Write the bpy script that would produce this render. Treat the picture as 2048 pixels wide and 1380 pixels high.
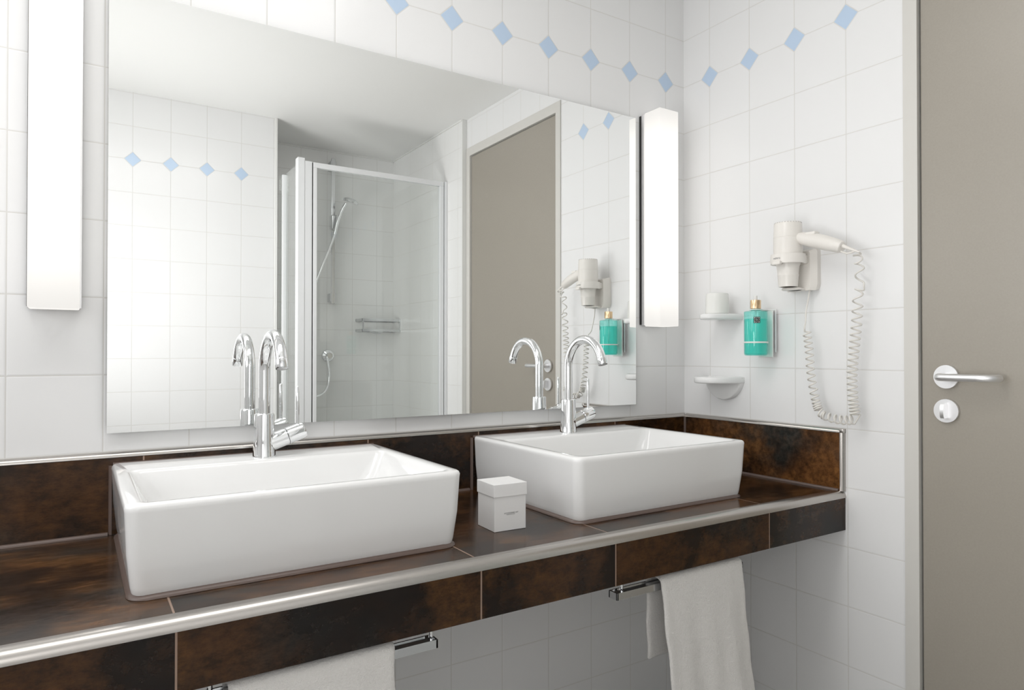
import bpy, bmesh, math, random
from mathutils import Vector, Matrix
random.seed(4)
PI = math.pi
for o in list(bpy.data.objects): bpy.data.objects.remove(o)
C = bpy.context.scene.collection
S = bpy.context.scene

# ------------------------------------------------------------------ camera, world, lights, exposure
cam = bpy.data.cameras.new('camera'); co = bpy.data.objects.new('camera', cam); C.objects.link(co)
cam.sensor_width = 36; cam.lens = 36*1372.09/2048
cam.shift_x = -0.0202; cam.shift_y = 0.00155; cam.clip_start = 0.02
co.location = (0, 0, 1.12); co.rotation_euler = (PI/2+0.0092, 0, -0.5859)
S.camera = co
w = bpy.data.worlds.new('world'); S.world = w; w.use_nodes = True
w.node_tree.nodes['Background'].inputs[0].default_value = (0.9, 0.95, 1, 1)
w.node_tree.nodes['Background'].inputs[1].default_value = 0.3
S.view_settings.view_transform = 'Standard'; S.view_settings.look = 'None'
S.view_settings.gamma = 1; S.view_settings.use_curve_mapping = False
S.view_settings.exposure = 0.03

def area(name, loc, target, sx, sy, power, col):
    l = bpy.data.lights.new(name, 'AREA'); l.shape = 'RECTANGLE'; l.size = sx; l.size_y = sy
    l.energy = power; l.color = col
    o = bpy.data.objects.new(name, l); C.objects.link(o); o.location = loc
    o.rotation_euler = (Vector(target)-Vector(loc)).to_track_quat('-Z', 'Y').to_euler()
    return o
LAMP_STRENGTH = 0.98
area('added_overhead_fill', (-0.15, 0.86, 2.27), (-0.15, 0.86, 0), 1.8, 0.52, 10.5, (1.0, 0.985, 0.97))  # added light without a fixture, brightens tops and left faces from above
area('added_left_fill', (-1.2, 1.10, 1.50), (1.4, 0.95, 0.95), 0.8, 1.0, 8.0, (0.95, 0.975, 1.0))  # added fill in a daylight tint; the west wall has no window
area('added_ceiling_bounce', (-0.40, 0.45, 0.95), (1.20, -0.15, 2.28), 0.6, 0.6, 8.0, (1.0, 0.99, 0.98)).data.spread = math.radians(128)  # added light aimed up, so the ceiling throws soft light back
area('added_counter_fill', (-0.42, -0.33, 1.25), (0.95, 1.20, 0.95), 0.6, 0.7, 3.6, (1.0, 0.985, 0.975))  # unseen helper light, put in to lift the counter and basin fronts

# ------------------------------------------------------------------ room measures
YW, XW, YM = 1.5647, 1.622, 1.5482          # mirror wall, right wall, mirror glass face
ZC = 2.287                                  # ceiling
YF = -0.44                                  # wall behind the camera
YS, XS, XR = -0.845, 1.598, 0.822           # shower: back wall, side wall, recess edge
XL = -1.25
CT = 0.770                                  # worktop height
RIM = 0.907                                 # basin rim height

# ------------------------------------------------------------------ materials
def newmat(name):
    m = bpy.data.materials.new(name); m.use_nodes = True
    nt = m.node_tree; b = nt.nodes['Principled BSDF']
    return m, nt, b
def pbr(name, col, rough=.5, metal=0., spec=.5, **kw):
    m, nt, b = newmat(name)
    b.inputs['Base Color'].default_value = (*col, 1); b.inputs['Roughness'].default_value = rough
    b.inputs['Metallic'].default_value = metal; b.inputs['Specular IOR Level'].default_value = spec
    for k, v in kw.items(): b.inputs[k.replace('_', ' ')].default_value = v
    return m
class N:
    """tiny helper around a node tree"""
    def __init__(s, nt): s.nt = nt
    def n(s, t, **kw):
        x = s.nt.nodes.new(t)
        for k, v in kw.items(): setattr(x, k, v)
        return x
    def m(s, op, a, b=None, c=None, clamp=False):
        x = s.n('ShaderNodeMath', operation=op, use_clamp=clamp)
        for i, v in enumerate((a, b, c)):
            if v is None: continue
            if isinstance(v, (int, float)): x.inputs[i].default_value = v
            else: s.nt.links.new(v, x.inputs[i])
        return x.outputs[0]
    def l(s, a, b): s.nt.links.new(a, b)
    def mix(s, f, a, b):
        x = s.n('ShaderNodeMix', data_type='RGBA')
        for v, i in ((f, 0), (a, 6), (b, 7)):
            if isinstance(v, (int, float)): x.inputs[i].default_value = v
            elif isinstance(v, tuple): x.inputs[i].default_value = (*v, 1)
            else: s.nt.links.new(v, x.inputs[i])
        return x.outputs[2]
    def smooth(s, v, lo, hi):
        x = s.n('ShaderNodeMapRange', interpolation_type='SMOOTHSTEP')
        x.inputs[1].default_value = lo; x.inputs[2].default_value = hi
        s.l(v, x.inputs[0]); return x.outputs[0]
    def noise(s, vec, scale, detail=4, rough=.5):
        x = s.n('ShaderNodeTexNoise'); x.inputs['Scale'].default_value = scale
        x.inputs['Detail'].default_value = detail; x.inputs['Roughness'].default_value = rough
        s.l(vec, x.inputs['Vector']); return x.outputs[0]

def white_tile(name, axis, u0, v0, su=.15, sv=.1493, zrow=None, rng=(-9, 9), col=(.85, .85, .85)):
    m, nt, b = newmat(name); g = N(nt)
    tc = g.n('ShaderNodeTexCoord'); sp = g.n('ShaderNodeSeparateXYZ'); g.l(tc.outputs['Object'], sp.inputs[0])
    U = sp.outputs[axis]; Z = sp.outputs['Z']
    def dist(c, o, s_):
        f = g.m('FRACT', g.m('ADD', g.m('DIVIDE', g.m('SUBTRACT', c, o), s_), 100.5))
        return g.m('MULTIPLY', g.m('ABSOLUTE', g.m('SUBTRACT', f, .5)), s_)
    du = dist(U, u0, su); dv = dist(Z, v0, sv)
    d = g.m('MINIMUM', du, dv)
    soft = g.noise(tc.outputs['Object'], 3.1, 2)
    if zrow is not None:
        dd = g.m('ADD', du, g.m('ABSOLUTE', g.m('SUBTRACT', Z, zrow)))
        out_ = g.m('ADD', g.m('LESS_THAN', U, rng[0]), g.m('GREATER_THAN', U, rng[1]))
        dd = g.m('ADD', dd, out_)
        dia = g.m('SUBTRACT', 1, g.smooth(dd, .0318, .0330))
        edge = g.m('MULTIPLY', g.m('ABSOLUTE', g.m('SUBTRACT', dd, .0335)), .7)
        inside = g.m('LESS_THAN', dd, .0325)
        d2 = g.m('MULTIPLY_ADD', inside, .05, d)
        d = g.m('MINIMUM', d2, edge)
    face = g.smooth(d, .0006, .0016)
    base = g.mix(face, (.70, .69, .665), col)
    if zrow is not None: base = g.mix(g.m('MULTIPLY', dia, face), base, (.53, .66, .83))
    g.l(base, b.inputs['Base Color'])
    g.l(g.m('MULTIPLY_ADD', g.m('SUBTRACT', 1, face), .5, .22), b.inputs['Roughness'])
    b.inputs['Specular IOR Level'].default_value = .45
    h = g.m('ADD', g.smooth(d, .0004, .0035), g.m('MULTIPLY', soft, 1.2))
    bp = g.n('ShaderNodeBump'); bp.inputs['Strength'].default_value = .30; bp.inputs['Distance'].default_value = .001
    g.l(h, bp.inputs['Height']); g.l(bp.outputs[0], b.inputs['Normal'])
    return m

def rusty_tile(name, axis='X', joints=(), seed=0., stretch=(1, 1, 1), gain=1.):
    """dark ceramic with a rusted-metal print: near-black, blue-black and ochre-brown clouds, pale joints"""
    m, nt, b = newmat(name); g = N(nt)
    tc = g.n('ShaderNodeTexCoord'); sp = g.n('ShaderNodeSeparateXYZ'); g.l(tc.outputs['Object'], sp.inputs[0])
    U = sp.outputs[axis]
    idx = None
    for j in joints:
        s_ = g.m('GREATER_THAN', U, j); idx = s_ if idx is None else g.m('ADD', idx, s_)
    cm = g.n('ShaderNodeCombineXYZ')
    off = g.m('MULTIPLY', idx, 7.31) if idx is not None else None
    if off is not None: g.l(off, cm.inputs[2])
    cm.inputs[0].default_value = seed
    va = g.n('ShaderNodeVectorMath', operation='ADD'); g.l(tc.outputs['Object'], va.inputs[0]); g.l(cm.outputs[0], va.inputs[1])
    vs = g.n('ShaderNodeVectorMath', operation='MULTIPLY'); g.l(va.outputs[0], vs.inputs[0]); vs.inputs[1].default_value = stretch
    V = vs.outputs[0]
    n1 = g.smooth(g.noise(V, 4.5, 4, .55), .42, .62)
    n2 = g.smooth(g.noise(V, 3.1, 4, .6), .50, .68)
    n3 = g.noise(V, 55, 5, .75)
    n4 = g.smooth(g.noise(V, 8, 6, .62), .48, .68)
    c = g.mix(n1, (.014, .008, .005), (.066, .030, .011))
    c = g.mix(g.m('MULTIPLY', n4, .6), c, (.120, .056, .018))
    c = g.mix(g.m('MULTIPLY', n2, .75), c, (.017, .023, .024))
    vt = g.n('ShaderNodeVectorMath', operation='MULTIPLY'); g.l(V, vt.inputs[0]); vt.inputs[1].default_value = (1, 2.6, 2.6)
    n5 = g.smooth(g.noise(vt.outputs[0], 22, 8, .78), .30, .72)
    fine = g.mix(g.m('ADD', g.m('MULTIPLY', n3, .4), g.m('MULTIPLY', n5, .6)), tuple(.12*gain for _ in range(3)), (2.1*gain, 1.95*gain, 1.8*gain))
    mm = g.n('ShaderNodeMix', data_type='RGBA', blend_type='MULTIPLY'); mm.inputs[0].default_value = 1
    g.l(c, mm.inputs[6]); g.l(fine, mm.inputs[7]); c = mm.outputs[2]
    if joints:
        dm = None
        for j in joints:
            q = g.m('ABSOLUTE', g.m('SUBTRACT', U, j)); dm = q if dm is None else g.m('MINIMUM', dm, q)
        jm = g.m('SUBTRACT', 1, g.smooth(dm, .0010, .0018))
        c = g.mix(jm, c, (.30, .21, .16))
    g.l(c, b.inputs['Base Color'])
    g.l(g.m('MULTIPLY_ADD', n3, .14, .11), b.inputs['Roughness'])
    b.inputs['Specular IOR Level'].default_value = .32
    bp = g.n('ShaderNodeBump'); bp.inputs['Strength'].default_value = .08; bp.inputs['Distance'].default_value = .001
    g.l(n3, bp.inputs['Height']); g.l(bp.outputs[0], b.inputs['Normal'])
    return m

JX = (.110, .568, .863, 1.322)
M = {}
M['tile_n'] = white_tile('white_wall_tile_mirror_side', 'X', 1.5417, 1.9734, zrow=1.9734)
M['tile_e'] = white_tile('white_wall_tile_door_side', 'Y', 1.4563, 1.9734, zrow=1.9734, rng=(.95, 2))
M['tile_s'] = white_tile('white_wall_tile_far_side', 'X', .2020, 1.9850, .1515, .1485, zrow=1.9850, rng=(-2, .73))
M['tile_sb'] = white_tile('white_shower_tile_back', 'X', 1.195, 1.403, .1492, .1493, col=(.88, .88, .87))
M['tile_ss'] = white_tile('white_shower_tile_side', 'Y', -.745, 1.403, .15, .1493, col=(.88, .88, .87))
M['ceiling'] = pbr('ceiling_paint', (.88, .88, .865), .7)
M['floor'] = white_tile('grey_floor_tile', 'X', 0, 0, .3, .3, col=(.07, .055, .045))
M['worktop'] = rusty_tile('rusty_tile_worktop', 'X', JX, 0.0, (1, 1.7, 1))
M['fascia'] = rusty_tile('rusty_tile_fascia', 'X', JX, 3.3, (1.3, 1, 1), .68)
M['splash'] = rusty_tile('rusty_tile_backsplash', 'X', JX, 6.1, (1, 1, 1), .80)
M['splash_side'] = rusty_tile('rusty_tile_side_splash', 'Y', (), 9.7, (1, 1, 1), 1.6)
M['ceramic'] = pbr('white_glazed_ceramic', (.86, .86, .855), .07, spec=.5)
M['chrome'] = pbr('chrome', (.86, .87, .88), .04, 1.)
M['chrome_soft'] = pbr('satin_chrome', (.66, .67, .68), .16, 1.)
M['steel'] = pbr('brushed_steel_trim', (.50, .475, .45), .27, 1.)
M['alu'] = pbr('brushed_aluminium', (.87, .87, .88), .40, 1.)
M['white_alu'] = pbr('white_powder_coated_aluminium', (.82, .83, .84), .25)
M['silicone'] = pbr('mauve_brown_silicone', (.125, .088, .074), .35)
M['mirror'] = pbr('mirror_silver', (.955, .965, .96), .0, 1.)
M['mirror_edge'] = pbr('mirror_edge_glass', (.55, .60, .57), .15)
M['backing'] = pbr('mirror_backing', (.10, .10, .10), .6)
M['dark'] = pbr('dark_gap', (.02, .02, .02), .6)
M['plastic'] = pbr('cream_white_plastic', (.83, .80, .755), .28)
M['cord'] = pbr('cream_white_cord', (.80, .775, .73), .4)
M['frame'] = pbr('off_white_door_frame_paint', (.67, .655, .62), .35)
M['pearl'] = pbr('frosted_white_tumbler', (.82, .82, .79), .25)
M['gold'] = pbr('brushed_gold', (.78, .57, .36), .25, 1.)
M['clear'] = pbr('clear_plastic_pump', (.80, .80, .78), .15)
M['card'] = pbr('white_card', (.84, .835, .83), .55)
M['ink'] = pbr('black_ink', (.03, .03, .03), .5)
M['grey_ink'] = pbr('grey_print', (.32, .32, .32), .5)
M['logo_white'] = pbr('white_print', (.75, .78, .76), .5)
M['logo_dark'] = pbr('dark_print', (.035, .045, .042), .4)
M['trim_white'] = pbr('white_edge_trim', (.82, .82, .80), .3)

def door_mat():
    m, nt, b = newmat('taupe_door_laminate'); g = N(nt)
    tc = g.n('ShaderNodeTexCoord')
    n1 = g.noise(tc.outputs['Object'], 260, 2)
    g.l(g.mix(n1, (.325, .297, .253), (.365, .334, .286)), b.inputs['Base Color'])
    b.inputs['Roughness'].default_value = .33; b.inputs['Specular IOR Level'].default_value = .7
    bp = g.n('ShaderNodeBump'); bp.inputs['Strength'].default_value = .05; bp.inputs['Distance'].default_value = .0005
    g.l(n1, bp.inputs['Height']); g.l(bp.outputs[0], b.inputs['Normal'])
    return m
M['door'] = door_mat()

def towel_mat():
    m, nt, b = newmat('white_terry_cloth'); g = N(nt)
    tc = g.n('ShaderNodeTexCoord')
    n1 = g.noise(tc.outputs['Object'], 420, 3, .7); n2 = g.noise(tc.outputs['Object'], 60, 3, .6)
    g.l(g.mix(n1, (.70, .68, .65), (.84, .82, .80)), b.inputs['Base Color'])
    b.inputs['Roughness'].default_value = .95; b.inputs['Specular IOR Level'].default_value = .1
    b.inputs['Sheen Weight'].default_value = .4
    bp = g.n('ShaderNodeBump'); bp.inputs['Strength'].default_value = .7; bp.inputs['Distance'].default_value = .003
    g.l(g.m('ADD', n1, n2), bp.inputs['Height']); g.l(bp.outputs[0], b.inputs['Normal'])
    return m
M['towel'] = towel_mat()

def emit_mat(name, col, strength):
    m, nt, b = newmat(name)
    b.inputs['Base Color'].default_value = (.12, .12, .12, 1); b.inputs['Roughness'].default_value = .35; b.inputs['Specular IOR Level'].default_value = .2
    b.inputs['Emission Color'].default_value = (*col, 1); b.inputs['Emission Strength'].default_value = strength
    return m
M['opal'] = emit_mat('opal_lamp_diffuser', (1.0, .972, .925), LAMP_STRENGTH)
_nt = M['opal'].node_tree; _g = N(_nt); _tc = _g.n('ShaderNodeNewGeometry'); _sp = _g.n('ShaderNodeSeparateXYZ'); _g.l(_tc.outputs['Position'], _sp.inputs[0])
_e = _g.m('MULTIPLY', _g.smooth(_sp.outputs['Z'], 1.195, 1.300), _g.m('SUBTRACT', 1, _g.smooth(_sp.outputs['Z'], 1.760, 1.852)))   # the tubes inside end short of the box ends
_g.l(_g.m('MULTIPLY_ADD', _e, LAMP_STRENGTH-.78, .78), _nt.nodes['Principled BSDF'].inputs['Emission Strength'])

def fresnel(g):
    # straight-through panes: the same reflectance from either side of a face
    fr = g.n('ShaderNodeFresnel'); ge = g.n('ShaderNodeNewGeometry')
    g.l(g.m('MULTIPLY_ADD', ge.outputs['Backfacing'], 1/1.45-1.45, 1.45), fr.inputs['IOR'])
    return fr
def thin_glass(name, tint, refl_tint=(1, 1, 1)):
    m = bpy.data.materials.new(name); m.use_nodes = True; nt = m.node_tree; nt.nodes.clear(); g = N(nt)
    out = g.n('ShaderNodeOutputMaterial'); t = g.n('ShaderNodeBsdfTransparent'); t.inputs[0].default_value = (*tint, 1)
    gl = g.n('ShaderNodeBsdfGlossy'); gl.inputs['Roughness'].default_value = .0; gl.inputs['Color'].default_value = (*refl_tint, 1)
    fr = fresnel(g)
    mx = g.n('ShaderNodeMixShader'); g.l(fr.outputs[0], mx.inputs[0]); g.l(t.outputs[0], mx.inputs[1]); g.l(gl.outputs[0], mx.inputs[2])
    g.l(mx.outputs[0], out.inputs[0]); return m
M['glass'] = thin_glass('shower_glass', (.985, .995, .990))
def teal_mat(name, tint, dif, k):
    m = bpy.data.materials.new(name); m.use_nodes = True; nt = m.node_tree; nt.nodes.clear(); g = N(nt)
    out = g.n('ShaderNodeOutputMaterial'); t = g.n('ShaderNodeBsdfTransparent'); t.inputs[0].default_value = (*tint, 1)
    d = g.n('ShaderNodeBsdfTranslucent'); d.inputs[0].default_value = (*dif, 1)
    d2 = g.n('ShaderNodeBsdfDiffuse'); d2.inputs[0].default_value = (*dif, 1)
    a1 = g.n('ShaderNodeMixShader'); a1.inputs[0].default_value = .75; g.l(d.outputs[0], a1.inputs[1]); g.l(d2.outputs[0], a1.inputs[2])
    a2 = g.n('ShaderNodeMixShader'); a2.inputs[0].default_value = k; g.l(t.outputs[0], a2.inputs[1]); g.l(a1.outputs[0], a2.inputs[2])
    gl = g.n('ShaderNodeBsdfGlossy'); gl.inputs['Roughness'].default_value = .03
    fr = fresnel(g)
    mx = g.n('ShaderNodeMixShader'); g.l(fr.outputs[0], mx.inputs[0]); g.l(a2.outputs[0], mx.inputs[1]); g.l(gl.outputs[0], mx.inputs[2])
    g.l(mx.outputs[0], out.inputs[0]); return m
M['bottle'] = teal_mat('teal_bottle_plastic', (.62, .97, .935), (.40, .93, .88), .12)
M['liquid'] = teal_mat('teal_liquid', (.55, .985, .95), (.06, .86, .77), .42)

# ------------------------------------------------------------------ mesh helpers
def bx(bm, x0, x1, y0, y1, z0, z1, bev=0., seg=2):
    v = [bm.verts.new((x, y, z)) for x in (x0, x1) for y in (y0, y1) for z in (z0, z1)]
    F = [(0, 1, 3, 2), (4, 6, 7, 5), (0, 4, 5, 1), (2, 3, 7, 6), (0, 2, 6, 4), (1, 5, 7, 3)]
    fs = [bm.faces.new([v[i] for i in f]) for f in F]
    if bev > 0:
        es = list({e for f in fs for e in f.edges})
        bmesh.ops.bevel(bm, geom=es, offset=bev, segments=seg, profile=.5, affect='EDGES')
    return bm
def loft(bm, rings, cap0=True, cap1=True, close=True):
    R = [[bm.verts.new(p) for p in r] for r in rings]
    n = len(R[0])
    for a, b_ in zip(R, R[1:]):
        for i in range(n if close else n-1):
            j = (i+1) % n
            bm.faces.new((a[i], a[j], b_[j], b_[i]))
    if cap0: bm.faces.new(list(reversed(R[0])))
    if cap1: bm.faces.new(R[-1])
    return bm
def frames(pts):
    T = []
    for i in range(len(pts)):
        a = pts[max(0, i-1)]; b_ = pts[min(len(pts)-1, i+1)]; T.append((b_-a).normalized())
    n = T[0].orthogonal().normalized(); out = []
    for i, t in enumerate(T):
        if i:
            ax = T[i-1].cross(t)
            if ax.length > 1e-9: n = Matrix.Rotation(T[i-1].angle(t), 3, ax.normalized()) @ n
        out.append((t, n.copy(), t.cross(n).normalized()))
    return out
def tube(bm, pts, r, seg=16, cap=True):
    pts = [Vector(p) for p in pts]; fr = frames(pts)
    rr = r if isinstance(r, (list, tuple)) else [r]*len(pts)
    rings = [[p+(n*math.cos(2*PI*k/seg)+b_*math.sin(2*PI*k/seg))*q for k in range(seg)] for p, (t, n, b_), q in zip(pts, fr, rr)]
    return loft(bm, rings, cap, cap)
def lathe(bm, prof, c=(0, 0, 0), seg=40, axis='z', cap0=False, cap1=False):
    rings = []
    for r, h in prof:
        ring = []
        for k in range(seg):
            a = 2*PI*k/seg; u, v = r*math.cos(a), r*math.sin(a)
            p = {'z': (u, v, h), 'x': (h, u, v), 'y': (v, h, u)}[axis]
            ring.append((c[0]+p[0], c[1]+p[1], c[2]+p[2]))
        rings.append(ring)
    return loft(bm, rings, cap0, cap1)
def catmull(P, n=12):
    P = [Vector(p) for p in P]; Q = [P[0]*2-P[1]]+P+[P[-1]*2-P[-2]]; out = []
    for i in range(1, len(Q)-2):
        for k in range(n):
            t = k/n; a, b_, c, d = Q[i-1:i+3]
            out.append(.5*((2*b_)+(c-a)*t+(2*a-5*b_+4*c-d)*t*t+(3*b_-a-3*c+d)*t**3))
    out.append(P[-1]); return out
def rrect(x0, x1, y0, y1, r, z, n=8):
    out = []
    for cx, cy, a0 in ((x1-r, y1-r, 0), (x0+r, y1-r, PI/2), (x0+r, y0+r, PI), (x1-r, y0+r, 1.5*PI)):
        for k in range(n+1):
            a = a0+PI/2*k/n; out.append(Vector((cx+r*math.cos(a), cy+r*math.sin(a), z)))
    return out
def obj(name, bm, mat, parent=None, smooth=None, loc=None):
    bmesh.ops.remove_doubles(bm, verts=bm.verts, dist=1e-6)
    bmesh.ops.recalc_face_normals(bm, faces=bm.faces)
    me = bpy.data.meshes.new(name); bm.to_mesh(me); bm.free()
    me.materials.append(mat)
    if smooth is not None:
        for p in me.polygons: p.use_smooth = True
        me.set_sharp_from_angle(angle=math.radians(smooth))
    o = bpy.data.objects.new(name, me); C.objects.link(o)
    if parent: o.parent = parent; 
    if parent is not None:
        # meshes are written in world measures; keep them there whatever the parent's place
        base = parent
        mw = Matrix.Identity(4)
        chain = []
        while base is not None: chain.append(base); base = base.parent
        for q in reversed(chain): mw = mw @ Matrix.LocRotScale(q.location, q.rotation_euler, q.scale)
        me.transform(mw.inverted())
    return o
def thing(name, label, cat, loc, rotz=0, group=None):
    o = bpy.data.objects.new(name, None); C.objects.link(o); o.empty_display_size = .05
    o.location = loc; o.rotation_euler = (0, 0, rotz)
    o['label'] = label; o['category'] = cat
    if group: o['group'] = group
    return o
def tag(o, label, cat, group=None):
    o['label'] = label; o['category'] = cat
    if group: o['group'] = group
    return o
def structure(o): o['kind'] = 'structure'; return o
BM = bmesh.new
def box_obj(name, mat, parent, *b, bev=0., seg=2, smooth=None):
    return obj(name, bx(BM(), *b, bev=bev, seg=seg), mat, parent, smooth)

# ------------------------------------------------------------------ room shell
T = .12
structure(box_obj('wall_north', M['tile_n'], None, XL-T, XW+T, YW, YW+T, 0, ZC))
bm = BM()
bx(bm, XW, XW+T, .8592, YW, 0, ZC); bx(bm, XW, XW+T, YS-T, .0600, 0, ZC); bx(bm, XW, XW+T, .0600, .8592, 2.140, ZC)
structure(obj('wall_east', bm, M['tile_e']))
structure(box_obj('wall_south', M['tile_s'], None, XL, XR, YF-T, YF, 0, ZC))
bm = BM(); bx(bm, XR, XW, YS-T, YS, 0, ZC)
structure(obj('wall_shower_back', bm, M['tile_sb']))
structure(box_obj('wall_shower_left', M['tile_ss'], None, XR-T, XR, YS-T, YF-T, 0, ZC))
structure(box_obj('wall_shower_right', M['tile_ss'], None, XS, XW, YS, .052, 0, ZC))
structure(box_obj('wall_west', M['tile_e'], None, XL-T, XL, YF-T, YW, 0, ZC))
structure(box_obj('floor', M['floor'], None, XL-T, XW+T, YS-T, YW+T, -.1, 0))
structure(box_obj('ceiling', M['ceiling'], None, XL-T, XW+T, YS-T, YW+T, ZC, ZC+.1))
structure(box_obj('trim_1', M['trim_white'], None, XR-.010, XR+.002, YF-.002, YF+.003, 0, ZC, bev=.001))
structure(box_obj('trim_2', M['trim_white'], None, XS-.003, XW, .050, .058, 0, ZC, bev=.001))
bm = BM(); bx(bm, XR, XS, YS, YS+.006, ZC-.008, ZC); bx(bm, XS-.006, XS, YS, .052, ZC-.008, ZC)
structure(obj('trim_3', bm, M['trim_white']))

# ------------------------------------------------------------------ door
door = structure(box_obj('door_1', M['door'], None, 1.626, 1.668, .0985, .8235, .01, 2.094, bev=.0015))
bm = BM()
bx(bm, 1.617, XW+T-.02, .8275, .8600, 0, 2.0985); bx(bm, 1.617, XW+T-.02, .0600, .0945, 0, 2.0985)
bx(bm, 1.617, XW+T-.02, .0600, .8600, 2.0985, 2.1400)
obj('door_frame', bm, M['frame'], door)
HY, HZ, TZ = .7680, 1.0665, .9905
obj('handle_rosette', lathe(BM(), [(0, 0), (.0245, 0), (.0262, -.002), (.0262, -.0085), (0, -.0085)][::-1], (1.626, HY, HZ), 48, 'x'), M['alu'], door, 35)
pts = [(1.618, HY, HZ), (1.602, HY, HZ), (1.589, HY, HZ)]
pts += [(1.589-.013*math.sin(a), HY-.013+.013*math.cos(a), HZ) for a in [PI/2*k/6 for k in range(1, 7)]]
pts += [(1.576, HY-.03, HZ), (1.576, HY-.06, HZ), (1.576, HY-.082, HZ)]
pts += [(1.5978-.0218*math.cos(a), HY-.082-.030*math.sin(a), HZ) for a in [PI/2*k/8 for k in range(1, 9)]]
pts += [(1.604, HY-.1125, HZ)]
lever = obj('door_lever', tube(BM(), pts, .0082, 20), M['alu'], door, 40)
tr = obj('lock_rosette', lathe(BM(), [(0, 0), (.0245, 0), (.0262, -.002), (.0262, -.0085), (0, -.0085)][::-1], (1.626, HY, TZ), 48, 'x'), M['alu'], door, 35)
bm = BM()
rings = []
for s_, dx in ((-.016, .0), (-.012, -.0025), (-.006, -.004), (0, -.0045), (.006, -.004), (.012, -.0025), (.016, 0)):
    x1 = 1.602+dx
    rings.append([(1.6178, HY-.004, TZ+s_), (x1, HY-.004, TZ+s_), (x1, HY+.004, TZ+s_), (1.6178, HY+.004, TZ+s_)])
obj('thumb_turn', loft(bm, rings), M['alu'], door, 50)

# ------------------------------------------------------------------ mirror
mir = thing('wall_mirror', 'wide frameless wall mirror above the two washbasins', 'mirror', ((.047+1.401)/2, YW, .9655))
bm = BM(); bx(bm, .0475, 1.4005, YM, YM+.005, .9655, 1.8287)
g_ = obj('mirror_glass', bm, M['mirror'], mir)
g_.data.materials.append(M['mirror_edge'])
for p in g_.data.polygons:
    if p.normal.y > -.5: p.material_index = 1
box_obj('backing_board', M['backing'], mir, .053, 1.395, YM+.005, YW, .972, 1.822)

# ------------------------------------------------------------------ wall lamps
def wall_lamp(x0, label):
    t = thing('wall_lamp', label, 'lamp', (x0+.0385, YW, 1.2), group='tall opal lamps beside the mirror')
    box_obj('back_plate', M['alu'], t, x0-.003, x0+.080, 1.5465, 1.5575, 1.204, 1.845)
    box_obj('painted_shade_strip', M['dark'], t, x0-.0045, x0+.0785, 1.5575, YW, 1.206, 1.843)  # dark strip that paints the shadow line between back plate and wall
    box_obj('diffuser', M['opal'], t, x0, x0+.0770, 1.4800, 1.5465, 1.2, 1.849, bev=.0025, seg=2, smooth=40)
    return t
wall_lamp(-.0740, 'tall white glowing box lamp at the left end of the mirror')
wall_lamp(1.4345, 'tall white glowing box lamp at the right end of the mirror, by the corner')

# ------------------------------------------------------------------ vanity counter
YB, XB = 1.5530, 1.6120                       # faces of the back and side splash tiles
YFR = 1.0120                                  # face of the front edge
cnt = thing('vanity_counter', 'long dark brown rust-patterned tiled vanity counter with metal edge strip', 'counter', (0, 1.3, .672))
box_obj('worktop', M['worktop'], cnt, XL+.0004, XW-.0004, YFR+.020, YW-.0004, CT-.020, CT)
box_obj('front_panel', M['fascia'], cnt, XL+.0004, XW-.0004, YFR, YFR+.020, .672, CT-.0165)
box_obj('under_panel', M['fascia'], cnt, XL+.0004, XW-.0004, YFR+.020, YW-.0004, .672, .690)
# quarter-round steel strip on the front edge
def quarter(bm, a, b_, o, up, out, r, n=8, foot=.004):
    """a->b along, o = inner corner offset"""
    ring = [Vector(o)]+[Vector(o)+Vector(up)*r*math.cos(q)+Vector(out)*r*math.sin(q) for q in [PI/2*k/n for k in range(n+1)]]
    return loft(bm, [[Vector(a)+p for p in ring], [Vector(b_)+p for p in ring]])
bm = BM()
quarter(bm, (XL+.0004, 0, 0), (XW-.0004, 0, 0), (0, YFR+.0150, CT-.0160), (0, 0, 1), (0, -1, 0), .0175)
bx(bm, XL+.0004, XW-.0004, YFR+.0150, YFR+.022, CT-.001, CT+.0015)
obj('edge_strip', bm, M['steel'], cnt, 30)
bm = BM(); bx(bm, XL+.0004, XW-.0004, YB, YW-.0004, CT, .9170)
obj('back_splash', bm, M['splash'], cnt)
bm = BM(); bx(bm, XB, XW-.0004, YFR+.008, YB, CT, .9170)
obj('side_splash', bm, M['splash_side'], cnt)
bm = BM()
quarter(bm, (XL+.0004, 0, 0), (XB, 0, 0), (0, YB+.0085, .9180), (0, 0, 1), (0, -1, 0), .0095)
bx(bm, XL+.0004, XW-.0004, YB+.0085, YW-.0004, .9170, .9275)
quarter(bm, (0, YFR+.008, 0), (0, YB, 0), (XB+.0085, 0, .9180), (0, 0, 1), (-1, 0, 0), .0095)
bx(bm, XB+.0085, XW-.0004, YFR+.008, YB, .9170, .9275)
obj('splash_top_strip', bm, M['steel'], cnt, 30)
bm = BM()
quarter(bm, (0, 0, CT), (0, 0, .9180), (XB+.0085, YFR+.0085, 0), (-1, 0, 0), (0, -1, 0), .0105)
bx(bm, XB+.0085, XW-.0004, YFR-.002, YFR+.0085, CT, .9275)
bx(bm, XB-.002, XB+.0085, YFR-.002, YFR+.009, .9175, .9280, bev=.002)
obj('splash_end_strip', bm, M['steel'], cnt, 30)
for a_, b_ in ((XL+.0004, .0500), (.5865, .8360), (1.3680, XB)):
    obj('sealant_line', quarter(BM(), (a_, 0, 0), (b_, 0, 0), (0, YB, CT), (0, 0, 1), (0, -1, 0), .0055, 4), M['silicone'], cnt, 40)
obj('sealant_line', quarter(BM(), (0, YFR+.012, 0), (0, YB, 0), (XB, 0, CT), (0, 0, 1), (-1, 0, 0), .0055, 4), M['silicone'], cnt, 40)
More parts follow.
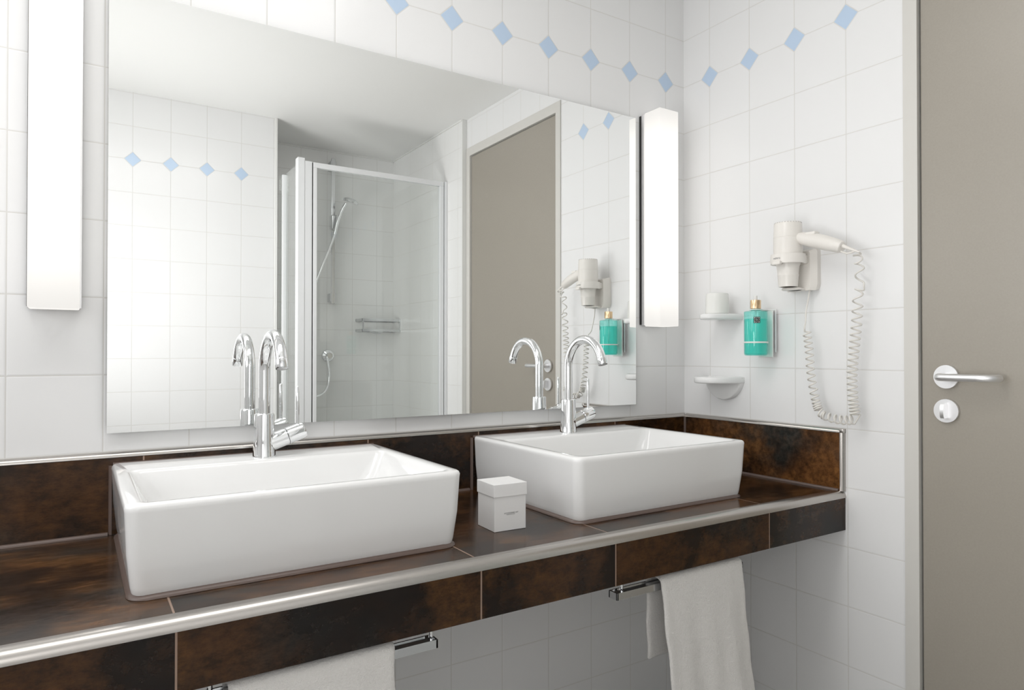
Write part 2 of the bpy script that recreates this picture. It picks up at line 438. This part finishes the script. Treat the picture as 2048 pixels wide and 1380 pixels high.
obj('sealant_line', quarter(BM(), (0, 0, CT), (0, 0, .917), (XB, YB, 0), (-1, 0, 0), (0, -1, 0), .005, 4), M['silicone'], cnt, 40)


# ------------------------------------------------------------------ washbasins
def basin(x0, x1, label):
    y0, y1 = 1.105, YB-.0008; zb = CT+.004
    t = thing('washbasin', label, 'washbasin', ((x0+x1)/2, (y0+y1)/2, CT), group='white countertop washbasins')
    R = []
    def ring(ins, z, r, yb=0.): R.append(rrect(x0+ins, x1-ins, y0+ins, y1-yb, max(r-ins*.5, .004), z, 8))
    ring(.0125, zb, .026); ring(.0105, zb+.004, .026); ring(.009, zb+.012, .026)
    ring(.004, zb+.060, .022); ring(.0012, RIM-.012, .020); ring(.0006, RIM-.0065, .020); ring(.0022, RIM-.0022, .020); ring(.0055, RIM, .020)
    # inside of the bowl
    def inner(l, r_, f, b_, z, rad): R.append(rrect(x0+l, x1-r_, y0+f, y1-b_, rad, z, 8))
    inner(.020, .020, .0160, .108, RIM, .018); inner(.0235, .0235, .0190, .112, RIM-.0015, .018)
    inner(.028, .028, .0225, .116, RIM-.007, .020)
    inner(.046, .046, .0300, .122, RIM-.045, .030); inner(.066, .066, .0420, .132, RIM-.078, .035)
    inner(.092, .092, .0650, .150, RIM-.092, .04); inner(.18, .18, .14, .20, RIM-.096, .04)
    bm = BM(); loft(bm, R, True, True)
    obj('bowl', bm, M['ceramic'], t, 50)
    cx, cy = (x0+x1)/2, (y0+y1)/2-.03
    obj('drain', lathe(BM(), [(.001, RIM-.0925), (.020, RIM-.0925), (.0215, RIM-.094), (.0215, RIM-.0965)], (cx, cy, 0), 32), M['chrome'], t, 40)
    # silicone bead around the foot (uneven, hand-smoothed)
    rnd = random.Random(int(x0*1000))
    def bead(off, z, wob):
        off = off*.85
        pts = rrect(x0+.0125-off, x1-.0125+off, y0+.0125-off, y1-.0, .026+off*.5, z, 8)
        return [p+Vector((0, -wob*rnd.uniform(0, 1), wob*.4*rnd.uniform(0, 1))) for p in pts]
    bm = BM()
    loft(bm, [bead(.0095, CT+.0005, .0), bead(.0085, CT+.0028, .0008), bead(.004, CT+.0052, .0006), bead(-.002, CT+.0085, .0008)], False, False)
    obj('sealant_bead', bm, M['silicone'], t, 60)
    bm = BM()
    quarter(bm, (0, 0, CT+.0004), (0, 0, RIM-.004), (x0+.002, YB-.0004, 0), (-1, 0, 0), (0, -1, 0), .0055, 4)
    quarter(bm, (x0+.004, 0, 0), (x1-.004, 0, 0), (0, YB-.0004, RIM-.004), (0, 0, 1), (0, -1, 0), .0055, 4)
    obj('sealant_line', bm, M['silicone'], t, 60)
    return t
basin(.0545, .5845, 'large white rectangular washbasin nearest the left, beside the small white box')
basin(.8420, 1.3640, 'white rectangular washbasin near the corner, behind the small white box')

# ------------------------------------------------------------------ faucets
def faucet(x, y, label):
    z0 = RIM
    t = thing('basin_faucet', label, 'faucet', (x, y, z0), group='chrome swan-neck faucets')
    obj('body', lathe(BM(), [(0, z0), (.0228, z0), (.0232, z0+.002), (.0222, z0+.005), (.0205, z0+.03), (.0195, z0+.084), (.0188, z0+.0880), (.0170, z0+.0892), (0, z0+.0892)], (x, y, 0), 48), M['chrome'], t, 30)
    r = .0715; cy, cz = y-r, 1.0835
    pts = [(x, y, z0+.088), (x, y, z0+.11), (x, y, z0+.14), (x, y, cz)]
    a1 = math.radians(160)
    for k in range(1, 33):
        a = a1*k/32; pts.append((x, cy+r*math.cos(a), cz+r*math.sin(a)))
    spout = obj('spout', tube(BM(), pts, .0113, 28), M['chrome'], t, 40)
    e = Vector(pts[-1]); d = Vector((0, -math.sin(a1), math.cos(a1)))
    obj('aerator', tube(BM(), [e-d*.001, e, e+d*.001, e+d*.0175, e+d*.0185], [.0113, .0117, .0119, .0119, .0112], 28), M['chrome'], spout, 40)
    obj('aerator_mesh', tube(BM(), [e+d*.0175, e+d*.0189], .0095, 20), M['chrome_soft'], spout)
    a = math.radians(19); ax = Vector((math.cos(a), 0, math.sin(a))); c0 = Vector((x, y, z0+.022+.002))
    obj('valve_housing', tube(BM(), [c0+ax*.004, c0+ax*.020, c0+ax*.046, c0+ax*.0475], [.0172, .0175, .0175, .0164], 32), M['chrome'], t, 30)
    k = obj('handle', tube(BM(), [c0+ax*.0485, c0+ax*.0500, c0+ax*.0800, c0+ax*.0845, c0+ax*.0865], [.0164, .0175, .0175, .0160, .0115], 32), M['chrome'], t, 30)
    p = c0+ax*.0705
    obj('handle_pin', tube(BM(), [(p.x, y, p.z+.010), (p.x, y, p.z+.064), (p.x, y, 1.0485+.0), (p.x, y, 1.0500)], [.0036, .0036, .0036, .0025], 16), M['chrome'], k, 40)
    return t
faucet(.3200, 1.4770, 'chrome swan-neck faucet on the left basin')
faucet(1.0960, 1.4785, 'chrome swan-neck faucet on the right basin near the corner')

# ------------------------------------------------------------------ small white box on the counter
bxo = thing('accessories_box', 'small white lidded card box standing between the two washbasins', 'box', (.715, 1.190, CT), math.radians(-2.5))
BXc, BYc, Bs = .7150, 1.1905, .0355
def rotp(bm):
    bmesh.ops.rotate(bm, verts=bm.verts, cent=(BXc, BYc, 0), matrix=Matrix.Rotation(math.radians(-2.5), 3, 'Z')); return bm
bxo.location = (BXc, BYc, CT)
obj('box_base', rotp(bx(BM(), BXc-Bs, BXc+Bs, BYc-Bs, BYc+Bs, CT+.0003, CT+.085, bev=.0006)), M['card'], bxo)
bm = BM(); s2 = Bs+.0017
bx(bm, BXc-s2, BXc+s2, BYc-s2, BYc+s2, CT+.0675, CT+.0925, bev=.0007)
obj('box_lid', rotp(bm), M['card'], bxo)

def text_mesh(name, txt, size, mat, parent, mat_world, extrude=.0001, spacing=1.):
    cu = bpy.data.curves.new(name, 'FONT'); cu.body = txt; cu.size = size; cu.extrude = extrude; cu.space_character = spacing
    cu.align_x = 'CENTER'; cu.align_y = 'CENTER'
    tmp = bpy.data.objects.new(name, cu); C.objects.link(tmp)
    dg = bpy.context.evaluated_depsgraph_get(); me = bpy.data.meshes.new_from_object(tmp.evaluated_get(dg))
    bpy.data.objects.remove(tmp)
    me.transform(mat_world)
    bm = BM(); bm.from_mesh(me); bpy.data.meshes.remove(me)
    return obj(name, bm, mat, parent)
def facing(center, right, up):
    r = Vector(right).normalized(); u = Vector(up).normalized(); n = r.cross(u)
    return Matrix(((r.x, u.x, n.x, center[0]), (r.y, u.y, n.y, center[1]), (r.z, u.z, n.z, center[2]), (0, 0, 0, 1)))
rt = Matrix.Rotation(math.radians(-2.5), 3, 'Z')
def onbox(dx, dz):
    p = rt @ Vector((dx, -Bs-.0003, 0)); return (BXc+p.x, BYc+p.y, CT+dz)
text_mesh('printed_name', 'ACCESSORIES SET', .0033, M['ink'], bxo, facing(onbox(.002, .0345), rt @ Vector((1, 0, 0)), (0, 0, 1)), spacing=1.25)
bm = BM(); rnd = random.Random(3); xx = -.0085
while xx < .0105:
    wd = rnd.uniform(.0004, .0009); p = onbox(xx, .0312)
    bx(bm, p[0], p[0]+wd, p[1]-.0001, p[1]+.0001, p[2], p[2]+.0010); xx += wd+.0003
obj('printed_line', bm, M['grey_ink'], bxo)

# ------------------------------------------------------------------ towel bars and towels under the counter
def towel_bar(x0, x1, label):
    y0, y1, z0, z1 = 1.030, 1.056, .6345, .6490
    t = thing('towel_bar', label, 'towel bar', ((x0+x1)/2, 1.043, .672), group='towel bars under the counter')
    bm = BM()
    bx(bm, x0, x1, y0, y0+.004, z0, z1, bev=.0006); bx(bm, x0, x1, y1-.004, y1, z0, z1, bev=.0006)
    bx(bm, x0, x0+.004, y0, y1, z0, z1, bev=.0006); bx(bm, x1-.004, x1, y0, y1, z0, z1, bev=.0006)
    bx(bm, x0+.003, x1-.003, y0+.003, y1-.003, z1-.004, z1-.002)
    obj('bar', bm, M['chrome_soft'], t)
    for xx in (x0+.022, x1-.007):
        obj('post', tube(BM(), [(xx, 1.043, .672), (xx, 1.043, z1-.003)], .0038, 16), M['chrome'], t, 40)
    return t
towel_bar(.133, .497, 'chrome towel bar under the counter below the left basin')
towel_bar(.882, 1.252, 'chrome towel bar under the counter nearer the corner, half covered by a towel')
def towel(x0, x1, label, seed, flare, back_len, lean=0.):
    rnd = random.Random(seed)
    t = thing('hand_towel', label, 'towel', ((x0+x1)/2, 1.043, .30), group='white towels under the counter')
    zt = .6660; th = .0048
    path = []                                     # centre line, front bottom -> over the bar -> back bottom
    for k in range(31):
        s_ = k/30; z = .25+(zt-.012-.25)*s_; path.append((1.0205-flare*(1-s_)**1.2, z))
    for k in range(1, 8):
        a = PI*k/8; path.append((1.043-.0225*math.cos(a), zt-.012+.009*math.sin(a)))
    for k in range(17):
        s_ = k/16; path.append((1.0655+.006*s_, zt-.012-back_len*s_))
    nx = 40; rings = []
    ph = rnd.uniform(0, 6)
    for i in range(nx+1):
        f = i/nx; ring = []
        edge = min(1, min(f, 1-f)*nx/1.2); tt = th*(.35+.65*math.sin(min(1, edge)*PI/2))
        for side in (1, -1):
            seq = path if side == 1 else path[::-1]
            for q, (y, z) in enumerate(seq):
                qq = q if side == 1 else len(path)-1-q
                a = path[max(0, qq-1)]; b_ = path[min(len(path)-1, qq+1)]
                dy, dz = b_[0]-a[0], b_[1]-a[1]; L = math.hypot(dy, dz); ny, nz = -dz/L, dy/L
                down = max(0, (zt-z)/.35)
                wob = .0055*down*math.sin(ph+f*9+z*4)+.003*down*math.sin(f*23+ph*2)
                x = x0+(x1-x0)*f+lean*down*1.0+.0015*math.sin(z*60+ph+f)
                off = tt*side*(1 if True else 0)
                ring.append((x, y+wob+ny*off, z+nz*off))
        rings.append(ring)
    bm = BM(); loft(bm, rings, False, False)
    bm.verts.ensure_lookup_table(); nr = len(rings[0])
    for base in (0, nx*nr):                       # close both side edges between the front and back face of the cloth
        for q in range(nr//2-1): bm.faces.new([bm.verts[base+i] for i in (q, q+1, nr-2-q, nr-1-q)])
    o = obj('cloth', bm, M['towel'], t, 70)
    sb = o.modifiers.new('sub', 'SUBSURF'); sb.levels = 1; sb.render_levels = 2
    tx = bpy.data.textures.new('terry', 'CLOUDS'); tx.noise_scale = .0035
    dm = o.modifiers.new('pile', 'DISPLACE'); dm.texture = tx; dm.strength = .0014; dm.texture_coords = 'LOCAL'; dm.mid_level = .5
    return t
towel(.176, .418, 'white terry towel folded over the left towel bar', 5, .000, .30)
towel(.990, 1.238, 'white terry towel hanging below the right basin, nearer the corner', 9, .042, .175, .012)

# ------------------------------------------------------------------ hair dryer on the right wall
hd = thing('hair_dryer', 'cream white wall-mounted hair dryer with coiled cord', 'hair dryer', (XW, 1.12, 1.29))
DX, DY = 1.5500, 1.1260
mt = obj('wall_bracket', loft(BM(), [
    [(XW, 1.083, 1.287), (XW, 1.166, 1.287), (XW, 1.170, 1.3), (XW, 1.170, 1.388), (XW, 1.166, 1.396), (XW, 1.083, 1.396), (XW, 1.079, 1.388), (XW, 1.079, 1.3)],
    [(1.606, 1.082, 1.284), (1.606, 1.167, 1.284), (1.606, 1.171, 1.3), (1.606, 1.171, 1.386), (1.606, 1.166, 1.393), (1.606, 1.083, 1.393), (1.606, 1.078, 1.386), (1.606, 1.078, 1.3)],
    [(1.592, 1.094, 1.284), (1.592, 1.158, 1.284), (1.592, 1.162, 1.292), (1.592, 1.162, 1.380), (1.592, 1.158, 1.387), (1.592, 1.094, 1.387), (1.592, 1.090, 1.380), (1.592, 1.090, 1.292)],
    ]), M['plastic'], hd, 35)
bm = BM()
# holding ring
ro, ri, za, zb_ = .0435, .0375, 1.3530, 1.3770
lathe(bm, [(ri, za), (ro, za-.001), (ro+.001, za+.006), (ro, zb_), (ri, zb_), (ri, za)], (DX, DY, 0), 48)
bx(bm, DX+.030, 1.598, DY-.030, DY+.030, za+.001, zb_-.001, bev=.003)
bx(bm, DX-.0505, DX-.040, DY-.012, DY+.012, za-.0055, za+.004, bev=.002)
obj('holder_ring', bm, M['plastic'], mt, 35)
bm = BM()
lathe(bm, [(0, 1.2845), (.024, 1.2845), (.026, 1.287), (.024, 1.290), (0, 1.290)], (DX+.016, DY, 0), 32)
bx(bm, DX+.018, 1.600, DY-.022, DY+.022, 1.2845, 1.2905, bev=.002)
obj('holder_foot', bm, M['plastic'], mt, 35)
prof = [(.0195, 1.2925), (.0235, 1.2925), (.0240, 1.295), (.0262, 1.320), (.0268, 1.3215), (.0268, 1.3245), (.0262, 1.326), (.0285, 1.346), (.0355, 1.364), (.0368, 1.392), (.0366, 1.4185), (.0360, 1.4190), (.0360, 1.4205), (.0364, 1.4210), (.0352, 1.4560), (.0335, 1.4595), (.0300, 1.4600), (.0300, 1.4560), (0, 1.4560)]
body = obj('barrel', lathe(BM(), prof, (DX, DY, 0), 56), M['plastic'], hd, 35)
bm = BM()
for k in range(30):
    a = 2*PI*k/30; ca, sa = math.cos(a), math.sin(a)
    p0 = Vector((DX+.0300*ca, DY+.0300*sa, 1.4596)); p1 = Vector((DX+.0338*ca, DY+.0338*sa, 1.4592))
    tube(bm, [p0, p1, p1+Vector((0, 0, -.0030))], .0009, 6)
for r_ in (.008, .016, .024): lathe(bm, [(r_, 1.4565), (r_+.0018, 1.4590), (r_+.0036, 1.4565)], (DX, DY, 0), 32)
obj('air_grille', bm, pbr('grille_grey_plastic', (.40, .38, .35), .5), body, 40)
obj('nozzle_opening', lathe(BM(), [(.0001, 1.2935), (.0196, 1.2932)], (DX, DY, 0), 32), pbr('dark_opening', (.25, .20, .16), .6), body)
text_mesh('maker_name', 'valera', .0085, M['grey_ink'], mt, facing((DX-.0446*math.cos(-.04), DY-.0446*math.sin(-.04), 1.3650), (math.sin(-.04), -math.cos(-.04), 0), (0, 0, 1)), spacing=1.05)
# handle: lofted ovals
H = [((1.551, 1.118, 1.4180), .0125, .0120), ((1.551, 1.098, 1.4175), .0130, .0125), ((1.550, 1.078, 1.4130), .0165, .0150), ((1.549, 1.050, 1.4045), .0185, .0165),
     ((1.549, 1.022, 1.3955), .0185, .0168), ((1.550, 1.000, 1.3875), .0175, .0158), ((1.551, .984, 1.3815), .0160, .0150), ((1.552, .976, 1.3785), .0145, .0135), ((1.552, .9735, 1.3775), .0120, .0110)]
pts = catmull([h[0] for h in H], 5); rad = catmull([(h[1], h[2], 0) for h in H], 5); fr = frames(pts)
rings = []
for p, q, (t_, n_, b_) in zip(pts, rad, fr):
    side = Vector((1, 0, 0)); up = t_.cross(side).normalized(); side = up.cross(t_).normalized()
    rings.append([p+side*q.y*math.cos(2*PI*k/24)+up*q.x*math.sin(2*PI*k/24) for k in range(24)])
hnd = obj('handle', loft(BM(), rings), M['plastic'], body, 45)
obj('switch', bx(BM(), 1.538, 1.560, 1.040, 1.066, 1.4180, 1.4262, bev=.002), M['plastic'], hnd, 40)
# hanging loop and strain relief at the end of the handle
loop = catmull([(1.552, .9780, 1.3680), (1.552, .9620, 1.3610), (1.552, .9480, 1.3625), (1.552, .9400, 1.3645)], 6)
obj('hanging_loop', tube(BM(), loop, .0022, 10), M['plastic'], hnd, 50)
cone = catmull([(1.552, .9800, 1.3850), (1.552, .9650, 1.3765), (1.552, .9450, 1.3670), (1.552, .9300, 1.3600)], 6)
obj('strain_relief', tube(BM(), cone, [.0062-.0044*k/(len(cone)-1) for k in range(len(cone))], 12), M['plastic'], hnd, 50)

# coiled cord: guide line plus helix with given number of turns per stretch
def coil(stretches, R, wire, bm, seg=8, step=16):
    out = []; phase = 0.
    for P, turns, r0, r1, lead in stretches:
        pts = catmull(P, 24); fr = frames(pts)
        n = max(24, int(abs(turns)*step)) if turns else 12
        for k in range(n):
            s_ = k/n; f = s_*(len(pts)-1); i = int(f); u = f-i
            p = pts[i].lerp(pts[min(i+1, len(pts)-1)], u)
            t_ = fr[i][0]; side = Vector((0, 1, 0))
            side = (side-t_*side.dot(t_))
            if side.length < .35: side = Vector((0, 0, 1))-t_*t_.z
            side.normalize(); up = t_.cross(side).normalized()
            e = lead(s_) if lead else s_
            a = phase+2*PI*turns*e
            rr = (r0+(r1-r0)*s_)
            out.append(p+(side*math.cos(a)+up*math.sin(a))*rr)
        phase += 2*PI*turns
    return out

XC = 1.575
st = []
st.append(([(1.552, .9310, 1.3600), (1.560, .9300, 1.3560)], 0, 0, .0, None))
st.append(([(1.562, .9420, 1.3545), (XC, .9440, 1.3300), (XC, .9440, 1.2850)], 2.5, .0095, .0100, None))
st.append(([(XC, .9420, 1.2750), (XC, .9470, 1.2650)], 1, .0100, .0105, None))
st.append(([(XC, .9480, 1.2600), (XC, .9525, 1.1880), (XC, .9590, 1.1270), (XC, .9645, 1.0660), (XC, .9620, 1.0060), (XC, .9560, .9680)], 20, .0112, .0108, lambda e: e**1.18))
st.append(([(XC, .9600, .9570), (XC, .9830, .9545), (XC, 1.0095, .9555), (XC, 1.0370, .9610), (XC, 1.0500, .9680)], 7, .0105, .0095, None))
st.append(([(XC, 1.0550, .9740), (XC, 1.0640, 1.0000), (XC, 1.0765, 1.0632), (XC, 1.0820, 1.1275), (XC, 1.0890, 1.1780)], 15.5, .0095, .0090, lambda e: e**.92))
cp = coil(st, 0, 0, None)
tail = catmull([cp[-1], (XC, 1.0950, 1.1860), (1.585, 1.0990, 1.2000), (1.592, 1.1020, 1.2300), (1.600, 1.1010, 1.2600), (1.603, 1.0990, 1.2860)], 8)[1:]
obj('coiled_cord', tube(BM(), cp+tail, .0021, 8), M['cord'], hd, 80)

# ------------------------------------------------------------------ tumbler on its holder
th_ = thing('tumbler_holder', 'white ceramic tumbler holder on the tiled wall above the soap dish', 'tumbler holder', (XW, 1.365, 1.216))
def half_plate(cx_y, ry, rx, z0, z1, xw=XW, n=32, lip=0.):
    """D-shaped plate standing out from the right wall"""
    prof = [(1., z0+.004), (.985, z0+.0012), (.96, z0)], [(1., z1-.004), (.985, z1-.0012), (.96, z1)]
    seq = list(reversed(prof[0]))+list(prof[1])
    def ring(f, z):
        r = [Vector((xw-rx*f*max(0, math.sin(PI*k/n))**.85, cx_y+ry*f*math.cos(PI*k/n), z)) for k in range(n+1)]
        return r
    return [ring(f, z) for f, z in seq]
bm = BM(); loft(bm, half_plate(1.3800, .0500, .1150, 1.2170, 1.2335)); obj('shelf_ring', bm, M['ceramic'], th_, 40)
tb = obj('tumbler', lathe(BM(), [(.0300, 1.2345), (.0335, 1.2345), (.0338, 1.2370), (.0325, 1.2900), (.0310, 1.2935), (.0270, 1.2945), (0, 1.2945)], (1.563, 1.3765, 0), 48), M['pearl'], None, 40)
tag(tb, 'upturned frosted white tumbler standing on the wall holder', 'tumbler')

# ------------------------------------------------------------------ soap dish
sd = thing('soap_dish', 'white ceramic soap dish on the tiled wall beside the right basin', 'soap dish', (XW, 1.395, .98))
R = half_plate(1.3950, .0690, .1120, 1.0310, 1.0500)
f = [Vector((XW-.0060-.1120*.86*max(0, math.sin(PI*k/32))**.85, 1.395+.069*.90*math.cos(PI*k/32), 1.0500)) for k in range(33)]
g2 = [Vector((XW-.0090-.1120*.80*max(0, math.sin(PI*k/32))**.85, 1.395+.069*.84*math.cos(PI*k/32), 1.0440)) for k in range(33)]
bm = BM(); loft(bm, R+[f, g2]); obj('tray', bm, M['ceramic'], sd, 40)
def dback(x, f): return [Vector((x, 1.3950+.0690*f*math.cos(a), 1.0480+.0690*f*math.sin(a)*.98)) for a in [PI+PI*k/32 for k in range(33)]]
bm = BM(); loft(bm, [dback(XW, 1.), dback(XW-.012, 1.), dback(XW-.0165, .97), dback(XW-.018, .92)]); obj('wall_support', bm, M['ceramic'], sd, 40)

# ------------------------------------------------------------------ soap bottle and its bracket
BX2, BY2 = 1.5560, 1.2340
br = thing('bottle_bracket', 'white and steel wall bracket holding the teal soap bottle', 'bracket', (XW, BY2, 1.108))
bm = BM(); bx(bm, 1.5975, 1.6010, BY2-.024, BY2+.024, 1.1080, 1.2370, bev=.001)
obj('back_plate', bm, M['trim_white'], br)
bm = BM(); bx(bm, 1.6060, 1.6085, BY2-.0275, BY2+.0275, 1.1220, 1.2405, bev=.0005); bx(bm, 1.6085, XW, BY2-.012, BY2+.012, 1.15, 1.21); bx(bm, 1.601, 1.6085, BY2-.012, BY2+.012, 1.15, 1.21)
obj('wall_plate', bm, M['alu'], br)
bm = BM(); lathe(bm, [(.0142, 1.2375), (.0178, 1.2375), (.0178, 1.2400), (.0142, 1.2400), (.0142, 1.2375)], (BX2, BY2, 0), 32); bx(bm, BX2+.0165, 1.609, BY2-.008, BY2+.008, 1.2377, 1.2398)
obj('neck_clip', bm, M['trim_white'], br, 40)
bm = BM(); lathe(bm, [(.0317, 1.1470), (.0333, 1.1470), (.0333, 1.1510), (.0317, 1.1510), (.0317, 1.1470)], (BX2, BY2, 0), 48); bx(bm, BX2+.0320, 1.598, BY2-.006, BY2+.006, 1.1472, 1.1508)
obj('holding_band', bm, M['trim_white'], br, 40)
bt = thing('soap_bottle', 'transparent teal liquid soap bottle with gold pump collar in a wall bracket', 'bottle', (BX2, BY2, 1.1125))
obj('bottle_body', lathe(BM(), [(0, 1.1125), (.0270, 1.1125), (.0298, 1.1145), (.0312, 1.1185), (.0312, 1.2305), (.0304, 1.2335), (.0270, 1.2345), (.0140, 1.2345), (.0125, 1.2360), (.0125, 1.2415)], (BX2, BY2, 0), 56), M['bottle'], bt, 40)
obj('liquid', lathe(BM(), [(0, 1.1150), (.0260, 1.1150), (.0288, 1.1170), (.0298, 1.1200), (.0298, 1.2130), (0, 1.2130)], (BX2, BY2, 0), 56), M['liquid'], bt, 40)
obj('dip_tube', tube(BM(), [(BX2, BY2, 1.1180), (BX2, BY2, 1.2400)], .0024, 10), M['clear'], bt, 40)
obj('pump_collar', lathe(BM(), [(.0138, 1.2415), (.0142, 1.2420), (.0142, 1.2640), (.0136, 1.2650), (.0050, 1.2650), (0, 1.2650)], (BX2, BY2, 0), 40), M['gold'], bt, 35)
obj('pump_head', lathe(BM(), [(.0048, 1.2650), (.0050, 1.2760), (.0044, 1.2775), (0, 1.2775)], (BX2, BY2, 0), 24), M['clear'], bt, 35)
# printed square emblem: dark square with a three-by-three field of pale dots
ang = math.atan2(-BY2, -BX2)+.10; R_ = .0315
def onbottle(w_, z): a = ang+w_/R_; return Vector((BX2+R_*math.cos(a), BY2+R_*math.sin(a), z))
def patch(bm, w0, w1, z0, z1, lift=0.):
    n = 6; top = []; bot = []
    for k in range(n+1):
        w_ = w0+(w1-w0)*k/n; a = ang+w_/R_; q = R_+lift
        bot.append(bm.verts.new((BX2+q*math.cos(a), BY2+q*math.sin(a), z0))); top.append(bm.verts.new((BX2+q*math.cos(a), BY2+q*math.sin(a), z1)))
    for k in range(n): bm.faces.new((bot[k], bot[k+1], top[k+1], top[k]))
bm = BM(); patch(bm, -.0085, .0085, 1.2010, 1.2180); em = obj('emblem', bm, M['logo_dark'], bt)
bm = BM()
for i in range(3):
    for j in range(3):
        w_ = -.0055+.0055*i; z = 1.2040+.0055*j
        if (i+j) % 2 == 0: patch(bm, w_-.0011, w_+.0011, z-.0011, z+.0011, .0002)
        else:
            patch(bm, w_-.0014, w_-.0002, z-.0014, z-.0002, .0002); patch(bm, w_+.0002, w_+.0014, z+.0002, z+.0014, .0002)
obj('emblem_dots', bm, M['logo_white'], em)

# ------------------------------------------------------------------ shower enclosure (seen in the mirror)
sh = thing('shower_enclosure', 'glass shower enclosure with white aluminium frame, seen in the mirror', 'shower', (1.2, -.3, 0))
YD, ZT = -.125, 2.008
obj('corner_post', bx(bx(BM(), .838, .870, YD-.030, YD+.012, 0, ZT+.012, bev=.002), .870, .904, YD-.020, YD+.010, 0, ZT, bev=.002), M['white_alu'], sh)
box_obj('top_rail', M['white_alu'], sh, .909, 1.578, YD-.012, YD+.012, ZT-.026, ZT-.002, bev=.0015)
box_obj('bottom_rail', M['white_alu'], sh, .909, 1.578, YD-.012, YD+.012, .06, .085, bev=.0015)
box_obj('door_stile', M['white_alu'], sh, .909, .926, YD-.012, YD+.012, .085, ZT-.026, bev=.0015)
box_obj('door_stile', M['white_alu'], sh, 1.556, 1.578, YD-.012, YD+.012, .085, ZT-.026, bev=.0015)
box_obj('door_seal', M['dark'], sh, .904, .909, YD-.008, YD+.006, .06, ZT-.004)
box_obj('door_seal', M['dark'], sh, 1.578, 1.5815, YD-.008, YD+.006, .06, ZT-.004)
box_obj('wall_profile', M['white_alu'], sh, 1.5815, XS, YD-.022, YD+.016, 0, ZT, bev=.002)
box_obj('door_glass', M['glass'], sh, .926, 1.556, YD-.0025, YD+.0025, .085, ZT-.026)
box_obj('side_glass', M['glass'], sh, .8475, .8525, -.395, YD-.030, .06, ZT-.010)
box_obj('side_profile', M['white_alu'], sh, .838, .862, -.412, -.395, 0, ZT-.008, bev=.002)
box_obj('side_panel', M['glass'], sh, XR+.003, .838, -.412, -.406, .06, ZT-.010)
box_obj('shower_tray', M['ceramic'], sh, XR, XS, YS, YD+.02, 0, .06, bev=.008)

rail = thing('shower_rail', 'chrome vertical shower rail on the shower wall, seen in the mirror', 'shower rail', (1.215, YS, 1.4))
obj('bar', bx(BM(), 1.2030, 1.2240, -.800, -.788, 1.4000, 2.2300, bev=.002), M['chrome_soft'], rail)
for z in (1.43, 2.185): obj('rail_mount', bx(BM(), 1.198, 1.229, YS, -.790, z-.02, z+.03, bev=.003), M['chrome_soft'], rail)
obj('slider', bx(BM(), 1.196, 1.232, -.806, -.765, 1.820, 1.905, bev=.008, seg=3), M['chrome_soft'], rail)
hs = thing('hand_shower', 'chrome hand shower with metal hose hooked on the shower rail, seen in the mirror', 'hand shower', (1.22, -.76, 1.86))
obj('grip', tube(BM(), catmull([(1.208, -.745, 1.790), (1.222, -.740, 1.860), (1.243, -.725, 1.925), (1.262, -.715, 1.965)], 6), [.0095]*19, 16), M['chrome'], hs, 50)
bm = BM(); prof = [(0, .016), (.022, .014), (.040, .006), (.046, -.004), (.043, -.011), (.030, -.013), (0, -.013)]
lathe(bm, prof, (0, 0, 0), 40)
bmesh.ops.rotate(bm, verts=bm.verts, cent=(0, 0, 0), matrix=Matrix.Rotation(math.radians(14), 3, 'Y') @ Matrix.Rotation(math.radians(-12), 3, 'X'))
bmesh.ops.translate(bm, verts=bm.verts, vec=(1.284, -.700, 1.980))
obj('spray_head', bm, M['chrome'], hs, 40)
outl = thing('hose_outlet', 'round chrome hose outlet low on the shower wall, seen in the mirror', 'wall outlet', (1.199, YS, 1.10))
obj('flange', lathe(BM(), [(.0, .0), (.034, .0), (.036, .004), (.032, .016), (.018, .022), (.018, .040), (.015, .045), (0, .045)], (1.199, YS, 1.104), 40, 'y'), M['chrome'], outl, 40)
obj('elbow', tube(BM(), [(1.199, -.815, 1.104), (1.188, -.812, 1.096), (1.188, -.812, 1.075)], [.012, .012, .011], 20), M['chrome'], outl, 50)
hz = catmull([(1.190, -.812, 1.075), (1.195, -.800, 1.000), (1.180, -.780, .930), (1.140, -.755, .890), (1.090, -.740, .885), (1.035, -.735, .940), (1.010, -.735, 1.060), (1.030, -.735, 1.250), (1.075, -.735, 1.430), (1.130, -.738, 1.590), (1.175, -.742, 1.700), (1.208, -.745, 1.790)], 12)
obj('hose', tube(BM(), hz, .0068, 12), M['chrome'], hs, 60)
bk = thing('shower_basket', 'chrome rectangular shower basket in the shower corner, seen in the mirror', 'basket', (1.49, YS, 1.25))
bm = BM()
for z0, z1 in ((1.2440, 1.2580), (1.3040, 1.3190)):
    bx(bm, 1.365, XS, -.735, -.730, z0, z1); bx(bm, 1.365, 1.370, YS, -.730, z0, z1); bx(bm, 1.592, XS, YS, -.730, z0, z1); bx(bm, 1.365, XS, YS, YS+.004, z0, z1)
for xx in (1.365, 1.590): bx(bm, xx, xx+.008, -.737, -.729, 1.2440, 1.3190)
obj('frame', bm, M['chrome_soft'], bk)
bm = BM()
for k in range(18): bx(bm, 1.372+.0122*k, 1.375+.0122*k, YS, -.732, 1.2460, 1.2480)
obj('grid', bm, M['chrome_soft'], bk)
obj('soap_bowl', lathe(BM(), [(.001, 1.2330), (.020, 1.2335), (.036, 1.2400), (.043, 1.2520), (.041, 1.2520), (.034, 1.2420), (.018, 1.2365), (.001, 1.2360)], (1.470, -.785, 0), 40), M['chrome_soft'], bk, 50)
